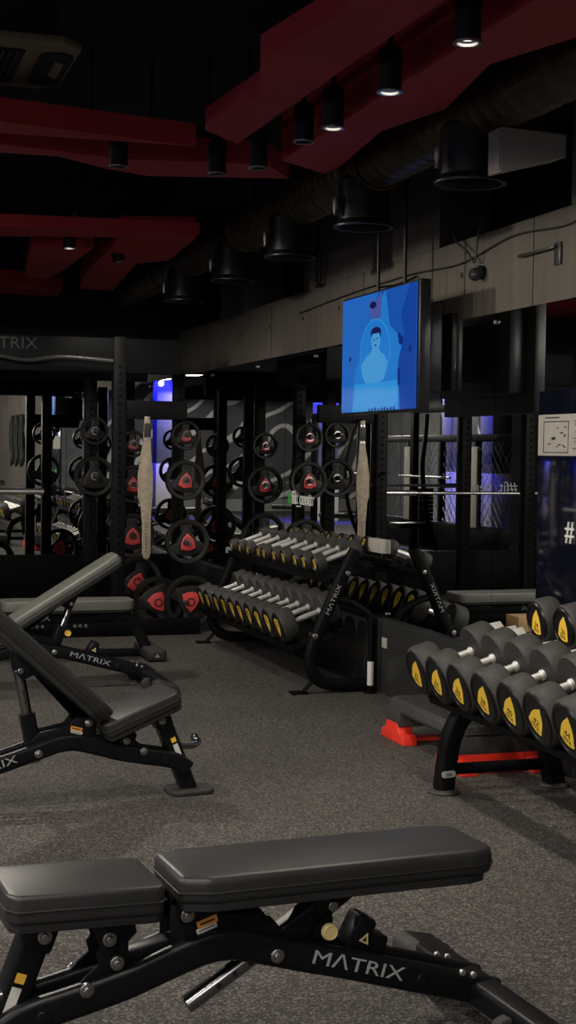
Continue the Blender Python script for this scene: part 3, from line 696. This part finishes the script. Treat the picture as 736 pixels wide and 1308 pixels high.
# the long rack itself
rk = thing('dumbbell_rack', 'long black two-tier dumbbell rack along the mirrors', 'dumbbell rack', (2.8, 9.0, 0))
ox, oy = 2.8, 9.0
for y in (7.93, 10.20):
    pts = smooth_path([(2.915 - ox, y - oy, .83), (2.83 - ox, y - oy, .66), (2.745 - ox, y - oy, .47), (2.668 - ox, y - oy, .29), (2.645 - ox, y - oy, .20), (2.665 - ox, y - oy, .115), (2.73 - ox, y - oy, .06), (2.84 - ox, y - oy, .042), (3.03 - ox, y - oy, .042)], 6)
    f_ = MB().sweep(pts, rrect(.062, .072, .026, 5), up=(0, 1, 0)).build('end_frame', M['rackm'], rk)
    s = -1 if y < 9 else 1
    a = V((2.83 - 2.668, 0, .66 - .29)).normalized()
    if s < 0:
        MB().text('M\u039bTRIX', .036, (2.775 - ox, y - oy - .0315, .545), a, V((-a.z, 0, a.x)), .0006, sx=1.45).build('frame_lettering', M['grey_print'], f_)
    else:
        MB().text('M\u039bTRIX', .036, (2.775 - ox, y - oy + .0315, .545), -a, V((-a.z, 0, a.x)), .0006, sx=1.45).build('frame_lettering', M['grey_print'], f_)
    MB().tube(smooth_path([(2.78 - ox, y - oy + .02 * -s, .545), (2.86 - ox, y - oy, .535), (2.95 - ox, y - oy, .49), (3.02 - ox, y - oy, .40), (3.03 - ox, y - oy, .06)], 6), .022, 12).build('rear_brace', M['rackm'], rk)
    MB().sweep([(2.69 - ox, y - oy, .10), (2.61 - ox, y - oy - s * .0, .015)], rrect(.045, .012, .004), up=(0, 1, 0)).box((2.58 - ox, y - oy, .006), (.10, .085, .012), bev=.003).build('foot', M['rackm'], rk)
    MB().cyl((2.665 - ox, y - oy - .04, .335), (2.665 - ox, y - oy + .04, .335), .016, n=16, bev=.003).cyl((2.86 - ox, y - oy - .04, .70), (2.86 - ox, y - oy + .04, .70), .014, n=16, bev=.003).build('frame_bolt', M['steel'], rk)
def tier(fx, fz, tot, rmean, y0, y1, name):
    u = V((math.cos(TL), 0, math.sin(TL))); nn = V((-math.sin(TL), 0, math.cos(TL)))
    base = V((fx - ox, 0, fz)) - nn * (rmean + .030)
    rot = frame(u, nn)
    yc, L = (y0 + y1) / 2 - oy, y1 - y0
    for s, w_ in ((.045, .05), (tot - .05, .05)):
        c = base + u * s; MB().box((c.x, yc, c.z), (w_, L, .035), rot, bev=.004).build('shelf_rail', M['rackm'], rk)
    c = base + u * (tot / 2) - nn * .012
    MB().box((c.x, yc, c.z), (tot * .92, L, .008), rot, bev=.002).build('shelf_tray', M['rackm'], rk)
    # rubber-lined lip in front
    c = base + u * .0 + nn * .002
    MB().box((c.x, yc, c.z), (.014, L, .05), rot, bev=.004).build('shelf_lip', M['rackm'], rk)
tier(2.53, .358, .37, .095, 8.0, 10.22, 'lower'); tier(2.75, .726, .30, .052, 7.97, 10.22, 'upper')

# heavy rack
R2X, R2Z = 2.33, .485
y2 = [5.575, 5.362, 5.15, 4.925, 4.70, 4.49, 4.272, 4.06, 3.85]
n2 = ['32', '34', '36', '38', '40', '42', '44', '46', '48']
s2 = [26, 32, 34, 28, 32, 44, 28, 30, 30]
TL2 = R(18)
for i, y in enumerate(y2):
    tot = .365; x, z = place(R2X, R2Z, tot, TL2)
    lb = ('heavy dumbbell at the far end, lower row of the disc-footed rack' if i == 0 else
          'heavy dumbbell, %s from the far end, lower row of the disc-footed rack' % ORD[i])
    dumbbell(lb, 'lower row of heavy dumbbells', (x, y, z), TL2, .108, .102, tot, n2[i], R(s2[i] ))
for i, y in enumerate((5.235, 5.010, 4.78, 4.56, 4.34, 4.12)):
    tot = .33; x, z = place(2.705, .728, tot, R(10))
    lb = ('heavy black dumbbell standing first beside the empty saddles on the upper tier' if i == 0 else 'heavy black dumbbell, %s along from the empty saddles on the upper tier' % ORD[i])
    dumbbell(lb, 'upper tier of heavy dumbbells', (x, y, z), R(10), .092, .088, tot, ['24', '26', '28', '30', '30', '32'][i], R(14 + 3 * (i % 2)))
rk2 = thing('dumbbell_rack', 'heavy black dumbbell rack standing on round disc feet', 'dumbbell rack', (2.65, 4.6, 0))
ox, oy = 2.65, 4.6
for y in (5.46, 3.6):
    yy = y - oy
    MB().sweep(smooth_path([(2.412 - ox, yy, .01), (2.422 - ox, yy, .12), (2.445 - ox, yy, .24), (2.50 - ox, yy, .33), (2.60 - ox, yy, .385), (2.75 - ox, yy, .44), (2.86 - ox, yy, .50)], 6), rrect(.075, .08, .022), up=(0, 1, 0)).build('front_leg', M['rackm'], rk2)
    MB().sweep(smooth_path([(2.92 - ox, yy, .01), (2.89 - ox, yy, .15), (2.865 - ox, yy, .35), (2.88 - ox, yy, .52), (2.90 - ox, yy, .60)], 6), rrect(.075, .085, .022), up=(0, 1, 0)).build('rear_leg', M['rackm'], rk2)
    MB().cyl((2.43 - ox, yy, .098), (2.90 - ox, yy, .098), .024, n=18).build('cross_bar', M['rackm'], rk2)
    for x in (2.412, 2.92): MB().lathe([(0, 0), (.062, 0), (.066, .006), (.060, .014), (.045, .018), (0, .018)], p0=(x - ox, yy, 0), n=32).build('disc_foot', M['rubber'], rk2)
    b = MB().prism(rrect(.062, .028, .012, 4), -.001, .001, ('x', 'z'), mtx=Matrix.Translation((2.416 - ox, yy - .0385, .085)) @ Matrix.Rotation(R(-3), 4, 'Y'))
    b.text('on', .026, (2.418 - ox, yy - .040, .085), (1, 0, 0), (0, 0, 1), .0006, mi=1); b.build('oval_badge', [M['grey_print'], M['ink']], rk2, smooth=False)
u = V((math.cos(TL2), 0, math.sin(TL2))); nn = V((-math.sin(TL2), 0, math.cos(TL2)))
base = V((R2X - ox, 0, R2Z)) - nn * .136; rot = frame(u, nn)
for s in (.06, .305):
    c = base + u * s; MB().box((c.x, -.09, c.z), (.06, 2.2, .035), rot, bev=.005).build('shelf_rail', M['rackm'], rk2)
rot10 = frame((math.cos(R(10)), 0, math.sin(R(10))), (-math.sin(R(10)), 0, math.cos(R(10))))
for s in (.06, .28):
    MB().box((2.705 - ox + s, -.05, .728 - .138 + s * .176), (.05, 2.2, .03), rot10, bev=.005).build('shelf_rail', M['rackm'], rk2)
for i, y in enumerate((5.67, 5.455, 5.235, 5.010, 4.78, 4.56, 4.34, 4.12)):       # saddles of the upper tier, two of them empty
    for s in (.045, .285):
        c = V((2.705 - ox + s, y - oy, .728 - .105 + s * .176))
        k = MB().prism([(-.088, .022), (-.075, .034), (-.04, .010), (.04, .010), (.075, .034), (.088, .022), (.06, -.025), (-.06, -.025)], -.05, .05, ('y', 'z'), bev=.004, mtx=Matrix.Translation(c) @ rot10.to_4x4())
        so = k.build('saddle', M['saddle'], rk2)
        MB().box(c + V((.012, 0, .012)), (.07, .066, .004), rot10, bev=.0015).build('saddle_liner', M['rubber'], so)

# ------------------------------------------------------------------ step platform
sp = thing('step_platform', 'black aerobic step on red risers between the two dumbbell racks', 'step platform', (2.81, 6.19, 0))
top = MB().prism([(-.20, .155), (-.185, .19), (-.165, .205), (.165, .205), (.185, .19), (.20, .155), (.19, .14), (-.19, .14)], -.42, .42, ('x', 'z'), bev=.004).build('deck', M['steptop'], sp)
k = MB()
for i in range(26): k.box((0, -.39 + i * .0312, .2065), (.33, .013, .005), bev=.0015)
k.build('deck_ridge', M['steptop'], top)
for y in (-.34, .34):
    l = MB().prism([(-.20, .16), (.20, .16), (.205, .085), (.20, .08), (-.20, .08), (-.205, .085)], y - .085, y + .085, ('x', 'z'), bev=.006).build('end_leg', M['steptop'], sp)
    r_ = MB()
    for x in (-.17, .17): r_.prism([(y - .15, 0), (y + .15, 0), (y + .135, .045), (y + .09, .05), (y + .07, .095), (y - .07, .095), (y - .09, .05), (y - .135, .045)], x - .038, x + .038, ('y', 'z'), bev=.005)
    r_.box((0, y, .006), (.30, .10, .012), bev=.003)
    if y < 0: r_.box((0, y - .075, .045), (.40, .02, .085), bev=.005).box((0, y - .09, .018), (.41, .03, .036), bev=.005)
    r_.build('riser', M['redplastic'], sp)
MB().box((0, -.424, .172), (.33, .006, .006), bev=.002).build('end_trim', M['steel'], sp)
g = MB()
for k in range(9): g.box((-.06 + k * .018, -.4275, .192), (.011, .002, .011), bev=0)
g.build('end_emblem', M['kick'], sp)

# odds and ends by the kick panel
wp = thing('short_pole', 'short black pole with a white sleeve standing at the kick panel', 'pole', (2.995, 7.86, 0))
MB().cyl((0, 0, .008), (0, 0, .44), .011, n=16).cyl((0, 0, 0), (0, 0, .012), .04, n=20, bev=.003).build('pole', M['rackm'], wp)
MB().cyl((0, 0, .045), (0, 0, .185), .019, n=20, bev=.003).build('sleeve', M['white'], wp)
tag(MB().box((XW - .044, 7.80, .30), (.006, .075, .06), bev=.002).build('paper_tag', M['paper']), 'small white square tag on the black kick panel', 'tag')
tg = MB().box((0, 0, 0), (.025, .24, .08), bev=.003).build('card_box', M['paper']); tg.location = (XW - .0135, 8.02, .85); tag(tg, 'small blank white box stuck on the mirror above the long rack corner', 'box')

# ------------------------------------------------------------------ power rack and plates
pr = thing('power_rack', 'tall black power rack before the back mirror', 'power rack', (1.5, 11.4, 0))
ox, oy = 1.5, 11.4
def post(x, y, z1=2.24, w=.095):
    o = MB().box((x - ox, y - oy, z1 / 2), (w, w, z1), bev=.006)
    o.build('upright', M['rackm'], pr)
    h = MB()
    for k in range(34): h.cyl((x - ox, y - oy - w / 2 - .0005, .2 + k * .055), (x - ox, y - oy - w / 2 + .002, .2 + k * .055), .010, n=10)
    h.build('upright_hole', M['hole'], pr)
for x in (.75, 2.05): post(x, 10.75); post(x, 12.0)
post(2.60, 11.15, 2.0, .085)
MB().box((1.45 - ox, 10.75 - oy, 2.10), (2.15, .075, .26), bev=.01).build('top_beam', M['rackm'], pr)
MB().box((1.45 - ox, 12.0 - oy, 2.10), (2.15, .075, .26), bev=.01).build('top_beam', M['rackm'], pr)
for x in (.75, 2.05, 2.49): MB().box((x - ox, 11.375 - oy, 2.14), (.075, 1.25, .09), bev=.006).build('top_side_beam', M['rackm'], pr)
MB().text('M\u039bTRIX', .12, (1.20 - ox, 10.75 - oy - .0385, 2.165), (1, 0, 0), (0, 0, 1), .001, sx=1.1).build('beam_lettering', M['kick'], pr)
MB().tube(smooth_path([(.8 - ox, 10.62 - oy, 2.05), (1.1 - ox, 10.62 - oy, 2.07), (1.35 - ox, 10.62 - oy, 2.04), (1.6 - ox, 10.62 - oy, 2.07), (1.98 - ox, 10.62 - oy, 2.05)], 8), .018, 12, up=(0, 0, 1.01)).build('pull_up_bar', M['kick'], pr)
MB().box((1.7 - ox, 10.72 - oy, .07), (1.95, .09, .11), bev=.008).build('base_beam', M['rackm'], pr)
for x in (.75, 2.05): MB().box((x - ox, 11.375 - oy, .05), (.09, 1.35, .09), bev=.008).build('base_rail', M['rackm'], pr)
MB().box((2.60 - ox, 11.62 - oy, .05), (.09, .98, .09), bev=.008).build('base_rail', M['rackm'], pr)
for x in (1.40, 1.44, 1.48, 1.72, 1.76, 1.80): MB().cyl((x - ox, 10.676 - oy, .085), (x - ox, 10.66 - oy, .085), .014, n=14, bev=.003).build('base_bolt', M['steel'], pr)
for z in (.23, .69, 1.17, 1.52): MB().cyl((2.60 - ox, 11.12 - oy, z), (2.60 - ox, 10.80 - oy, z), .020, n=20, bev=.004).build('plate_horn', M['kick'], pr)
for z in (1.18, 1.55): MB().cyl((2.05 - ox, 12.0 - oy, z), (2.05 - ox, 11.66 - oy, z), .020, n=20, bev=.004).build('plate_horn', M['kick'], pr)
MB().cyl((2.05 - ox + .0, 10.70 - oy, 1.24), (2.05 - ox, 10.60 - oy, 1.24), .012, n=14).build('rack_peg', M['rackm'], pr)
MB().cyl((2.25 - ox, 10.74 - oy, 1.65), (2.25 - ox, 10.60 - oy, 1.66), .008, n=12).box((2.3 - ox, 10.76 - oy, 1.70), (.55, .05, .14), bev=.006).build('hook_bar', M['rackm'], pr)
def plate(label, x, y, z, r, spin=0., group='weight plates on the rack', red_=True, thick=.05):
    t = thing('weight_plate', label, 'weight plate', (x, y, z), group=group)
    t.rotation_euler = (0, spin, 0)
    h = thick / 2
    MB().lathe([(r * .80, -h), (r * .84, -h - .004), (r * .96, -h - .004), (r, -h + .008), (r, h - .008), (r * .96, h + .004), (r * .80, h), (r * .78, 0)], axis=(0, 1, 0), n=56, close=True).build('rim', M['plateblack'], t)
    web = MB()
    tri = [(p[0], p[1]) for p in pick(r * 1.32, r * 1.32, bulge=.10)]
    web.prism(tri, -h * .6, h * .6, ('x', 'z'), bev=.005)
    for a in (90, 210, 330):
        web.box((r * .62 * math.cos(R(a)), 0, r * .62 * math.sin(R(a))), (r * .42, h * 1.1, r * .5), Matrix.Rotation(-R(a), 3, 'Y'), bev=.006)
    web.lathe([(.03, -h - .006), (r * .30, -h - .003), (r * .30, h + .003), (.03, h + .006)], axis=(0, 1, 0), n=32, close=True)
    web.build('web', M['plateblack'], t)
    if red_:
        for s in (-1, 1): MB().prism([(p[0], p[1]) for p in pick(r * .78, r * .78)], s * (h + .004) - .005, s * (h + .004) + .005, ('x', 'z'), bev=.002).build('badge', M['platered'], t)
    MB().lathe([(.023, -h - .012), (.033, -h - .012), (.036, -h), (.036, h), (.033, h + .012), (.023, h + .012)], axis=(0, 1, 0), n=28, close=True).build('hub_ring', M['steel'] if r < .2 else M['kick'], t)
    return t
plate('small black weight plate with a red badge at the top of the storage post', 2.60, 10.90, 1.515, .115)
plate('medium black weight plate with red badge, second down the storage post', 2.60, 10.90, 1.17, .155, R(8))
plate('black weight plate with red badge, third down the storage post', 2.62, 10.90, .695, .175, R(-5))
plate('large black weight plate with red badge at the foot of the storage post', 2.64, 10.86, .232, .205, R(180))
plate('large dark weight plate leaning behind, partly hidden at the storage post foot', 2.42, 11.02, .215, .205, R(150), red_=True)
plate('dark weight plate hung low between upright and storage post', 2.30, 11.25, .36, .20, R(20))
for z, r in ((1.55, .115), (1.18, .165)):
    for yy in (11.80,): plate('plain black weight plate hung %s on the rear upright' % ('high' if z > 1.3 else 'at chest height'), 2.05, yy, z, r, red_=False)
# second storage post on the far side, seen in the mirror
plate('black weight plate hung inside the rack, upper', 2.50, 12.45, 1.45, .12); plate('black weight plate hung inside the rack, middle', 2.50, 12.45, 1.1, .17); plate('black weight plate hung inside the rack, lower', 2.50, 12.45, .65, .2)
MB().box((2.50 - ox, 12.62 - oy, 1.0), (.085, .085, 2.0), bev=.006).build('upright', M['rackm'], pr)
for z in (1.45, 1.1, .65): MB().cyl((2.50 - ox, 12.6 - oy, z), (2.50 - ox, 12.36 - oy, z), .020, n=18).build('plate_horn', M['kick'], pr)
wb = MB().box((0, 0, .06), (.40, .22, .12), bev=.004).build('wooden_block', M['wood']); wb.location = (.83, 10.42, 0); tag(wb, 'pale wooden block lying on the floor before the power rack, seen in the mirror', 'block')
# barbell in the rack seen between the uprights
bb = thing('barbell', 'chrome barbell racked at shoulder height inside the power rack', 'barbell', (1.4, 11.9, 1.05))
# lifting belt
bt = thing('lifting_belt', 'tan leather lifting belt hanging by its buckle from the power rack', 'belt', (2.245, 10.64, 1.65))
out = [(-.020, 0), (.020, 0), (.026, -.22), (.032, -.30), (.045, -.42), (.045, -.58), (.034, -.70), (.030, -.80), (.032, -1.02), (.020, -1.06), (0, -1.07), (-.022, -1.06), (-.034, -1.02), (-.036, -.80), (-.045, -.70), (-.048, -.58), (-.048, -.42), (-.034, -.30), (-.026, -.22)]
MB().prism(out, -.010, -.002, ('x', 'z'), bev=.002).build('strap', M['leather'], bt)
out2 = [(-.020, 0), (.0, 0), (.004, -.22), (.01, -.40), (.01, -.58), (-.0, -.70), (-.03, -.72), (-.066, -.60), (-.068, -.44), (-.050, -.30), (-.030, -.2)]
MB().prism(out2, .004, .012, ('x', 'z'), bev=.002).build('strap_fold', M['leather'], bt)
k = MB()
for z in (-.04, -.17): k.cyl((-.012, -.010, z), (-.012, -.016, z), .007, n=12).cyl((.012, -.010, z), (.012, -.016, z), .007, n=12)
k.box((0, -.013, -.105), (.052, .006, .10), bev=.003, mi=1)
k.build('buckle', [M['chrome'], M['board']], bt)
k = MB()
for i in range(9): k.cyl((-.004, -.0105, -.80 - i * .026), (-.004, -.009, -.80 - i * .026), .005, n=10)
k.build('eyelet', M['ink'], bt)
MB().cyl((-1.1, 0, 0), (1.1, 0, 0), .014, n=16).build('shaft', M['chrome'], bb)
MB().cyl((-1.1, 0, 0), (-.72, 0, 0), .025, n=18).cyl((.72, 0, 0), (1.1, 0, 0), .025, n=18).build('sleeve', M['chrome'], bb)
bb.location = (.55, 12.0 - .12, 1.05)

# ------------------------------------------------------------------ parts of the room that show in the mirrors
# training cage along the open floor
cg = thing('cage_fence', 'black training cage fence with cream corner pads, seen in the mirrors', 'cage', (-2.2, 7.6, 0))
MB().box((0, 0, .22), (.16, 5.6, .40), bev=.02).build('base_pad', M['rackm'], cg)
MB().box((0, 0, 1.62), (.12, 5.6, .10), bev=.02).build('top_pad', M['rackm'], cg)
for i, y in enumerate((-2.7, -1.5, -.3, .9, 2.1, 2.75)):
    MB().box((0, y, .85), (.10, .10, 1.62), bev=.02).build('post', M['rackm'], cg)
    if i in (1, 3): MB().box((.09, y + .12, .95), (.05, .22, 1.1), bev=.02).build('corner_pad', M['cream'], cg)
w = MB()
for k in range(-8, 36):
    y0 = -2.8 + k * .16
    for s in (1, -1):
        ya, yb = (y0, y0 + 1.15) if s > 0 else (y0 + 1.15, y0)
        za, zb = .43, 1.58
        if max(ya, yb) > 2.8 or min(ya, yb) < -2.8: continue
        w.cyl((0, ya, za), (0, yb, zb), .004, n=4)
w.build('wire_mesh', M['steel'], cg)
# columns washed with blue light
def column(x, y, label, blue=True, e=800):
    c = thing('column', label, 'column', (x, y, 0), group='columns washed with blue light')
    MB().box((0, 0, ZC / 2), (.42, .42, ZC), bev=.01).build('column_shaft', M['column'], c)
    MB().box((0, 0, .56), (.45, .45, 1.12), bev=.01).build('column_cladding', M['cream'], c)
    if blue:
        for dx, dy in ((.45, .1), (.1, .45)):
            l = bpy.data.lights.new('blue_wash', 'SPOT'); l.energy = e; l.color = (.012, .014, 1); l.spot_size = R(80); l.spot_blend = .8; l.shadow_soft_size = .05
            lo = bpy.data.objects.new('blue_wash', l); COL.objects.link(lo); lo.location = (x + dx, y + dy, 3.1)
            lo.rotation_euler = (V((x, y, 1.75)) - V(lo.location)).to_track_quat('-Z', 'Y').to_euler()
            f_ = MB().cyl((dx, dy, 3.1), (dx, dy, 3.26), .035, n=14, bev=.004).build('wash_lamp', M['outlet'], c)
column(-3.1, 5.9, 'square column washed blue beside the cage, nearer the mirror')
column(-3.1, 7.3, 'square column washed blue behind the cage fence')
column(-3.4, -1.4, 'square column washed blue on the open floor')
column(-.45, -3.2, 'square column washed blue near the front wall')
# mural on the plastered walls
tag(MB().box((XL + .02, 5, 1.6), (.03, 13, 2.6), bev=0).build('wall_mural', M['mural'], smooth=False), 'dark mural with pale diagonal lines on the side wall', 'mural')
tag(MB().box((-2.5, YF + .02, 1.6), (6.5, .03, 2.6), bev=0).build('wall_mural', M['mural'], smooth=False), 'dark mural with pale diagonal lines on the front wall', 'mural')
# cable machine and rowing arch
def machine(loc, rotz, label):
    m = thing('cable_machine', label, 'gym machine', loc, rotz)
    for s in (-.55, .55): MB().box((s, 0, 1.0), (.09, .09, 2.0), bev=.01).build('upright', M['rackm'], m)
    MB().box((0, 0, 1.98), (1.2, .1, .09), bev=.01).build('top_beam', M['rackm'], m)
    MB().box((0, 0, .05), (1.3, .5, .1), bev=.02).build('base', M['rackm'], m)
    st = MB()
    for k in range(14): st.box((-.55, .16, .2 + k * .055), (.26, .14, .05), bev=.004)
    st.build('weight_stack', M['plateblack'], m)
    MB().cyl((-.6, -.2, 1.1), (.6, -.2, 1.1), .016, n=14).build('bar', M['chrome'], m)
    MB().tube(smooth_path([(.2, -.1, .1), (.25, -.3, .6), (.2, -.35, 1.2), (.1, -.25, 1.6), (-.1, -.1, 1.9)], 6), .03, 12).build('swing_arm', M['rackm'], m)
    MB().box((.1, -.45, .48), (.3, .5, .07), bev=.02).build('seat', M['vinyl'], m)
    return m
machine((-1.3, 6.6, 0), R(80), 'black cable machine beside the cage fence')
machine((-1.3, 9.2, 0), R(100), 'black cable machine nearest the back mirror end of the cage')
machine((-1.5, 3.6, 0), R(70), 'black cable machine at the open end of the cage')
# battle ropes on the concrete wall beside the camera
for i, y in enumerate((2.2, 1.5, .8)):
    rp = thing('battle_rope', 'looped black rope hung on the bare concrete wall, %s from the mirrors' % ORD[i], 'rope', (XW - .03, y, 1.95), group='ropes hung on the concrete wall')
    MB().cyl((.03, 0, 0), (-.09, 0, .01), .012, n=12).build('hook', M['steel'], rp)
    pts = []
    for k in range(60):
        a = 2 * PI * k / 20; pts.append((-.05 + .02 * math.sin(k), .16 * math.sin(a) * (1 + .1 * math.sin(k * .37)), -.42 + .42 * math.cos(a)))
    MB().tube(pts, .02, 8, up=(1, 0, 0)).build('rope_loop', M['rope'], rp)

# ------------------------------------------------------------------ camera, world, view
F, PSI, TH, PHI = 1850., R(17.5), math.atan(77 / 1850.), .013
fw = V((math.sin(PSI) * math.cos(TH), math.cos(PSI) * math.cos(TH), -math.sin(TH)))
r0 = V((math.cos(PSI), -math.sin(PSI), 0)); u0 = r0.cross(fw)
rt = math.cos(PHI) * r0 + math.sin(PHI) * u0; up = -math.sin(PHI) * r0 + math.cos(PHI) * u0
cd = bpy.data.cameras.new('camera'); cam = bpy.data.objects.new('camera', cd); COL.objects.link(cam)
cam.matrix_world = Matrix.Translation((0, 0, 1.4)) @ Matrix((rt, up, -fw)).transposed().to_4x4()
cd.sensor_fit = 'VERTICAL'; cd.sensor_height = 36; cd.lens = F * 36 / 1308.; cd.clip_start = .05; cd.clip_end = 100
sc.camera = cam
wd = bpy.data.worlds.new('world'); sc.world = wd; wd.use_nodes = True
wd.node_tree.nodes['Background'].inputs['Color'].default_value = (0, 0, 0, 1)
sc.view_settings.view_transform = 'Standard'; sc.view_settings.look = 'None'; sc.view_settings.gamma = 1; sc.view_settings.use_curve_mapping = False
sc.view_settings.exposure = .5
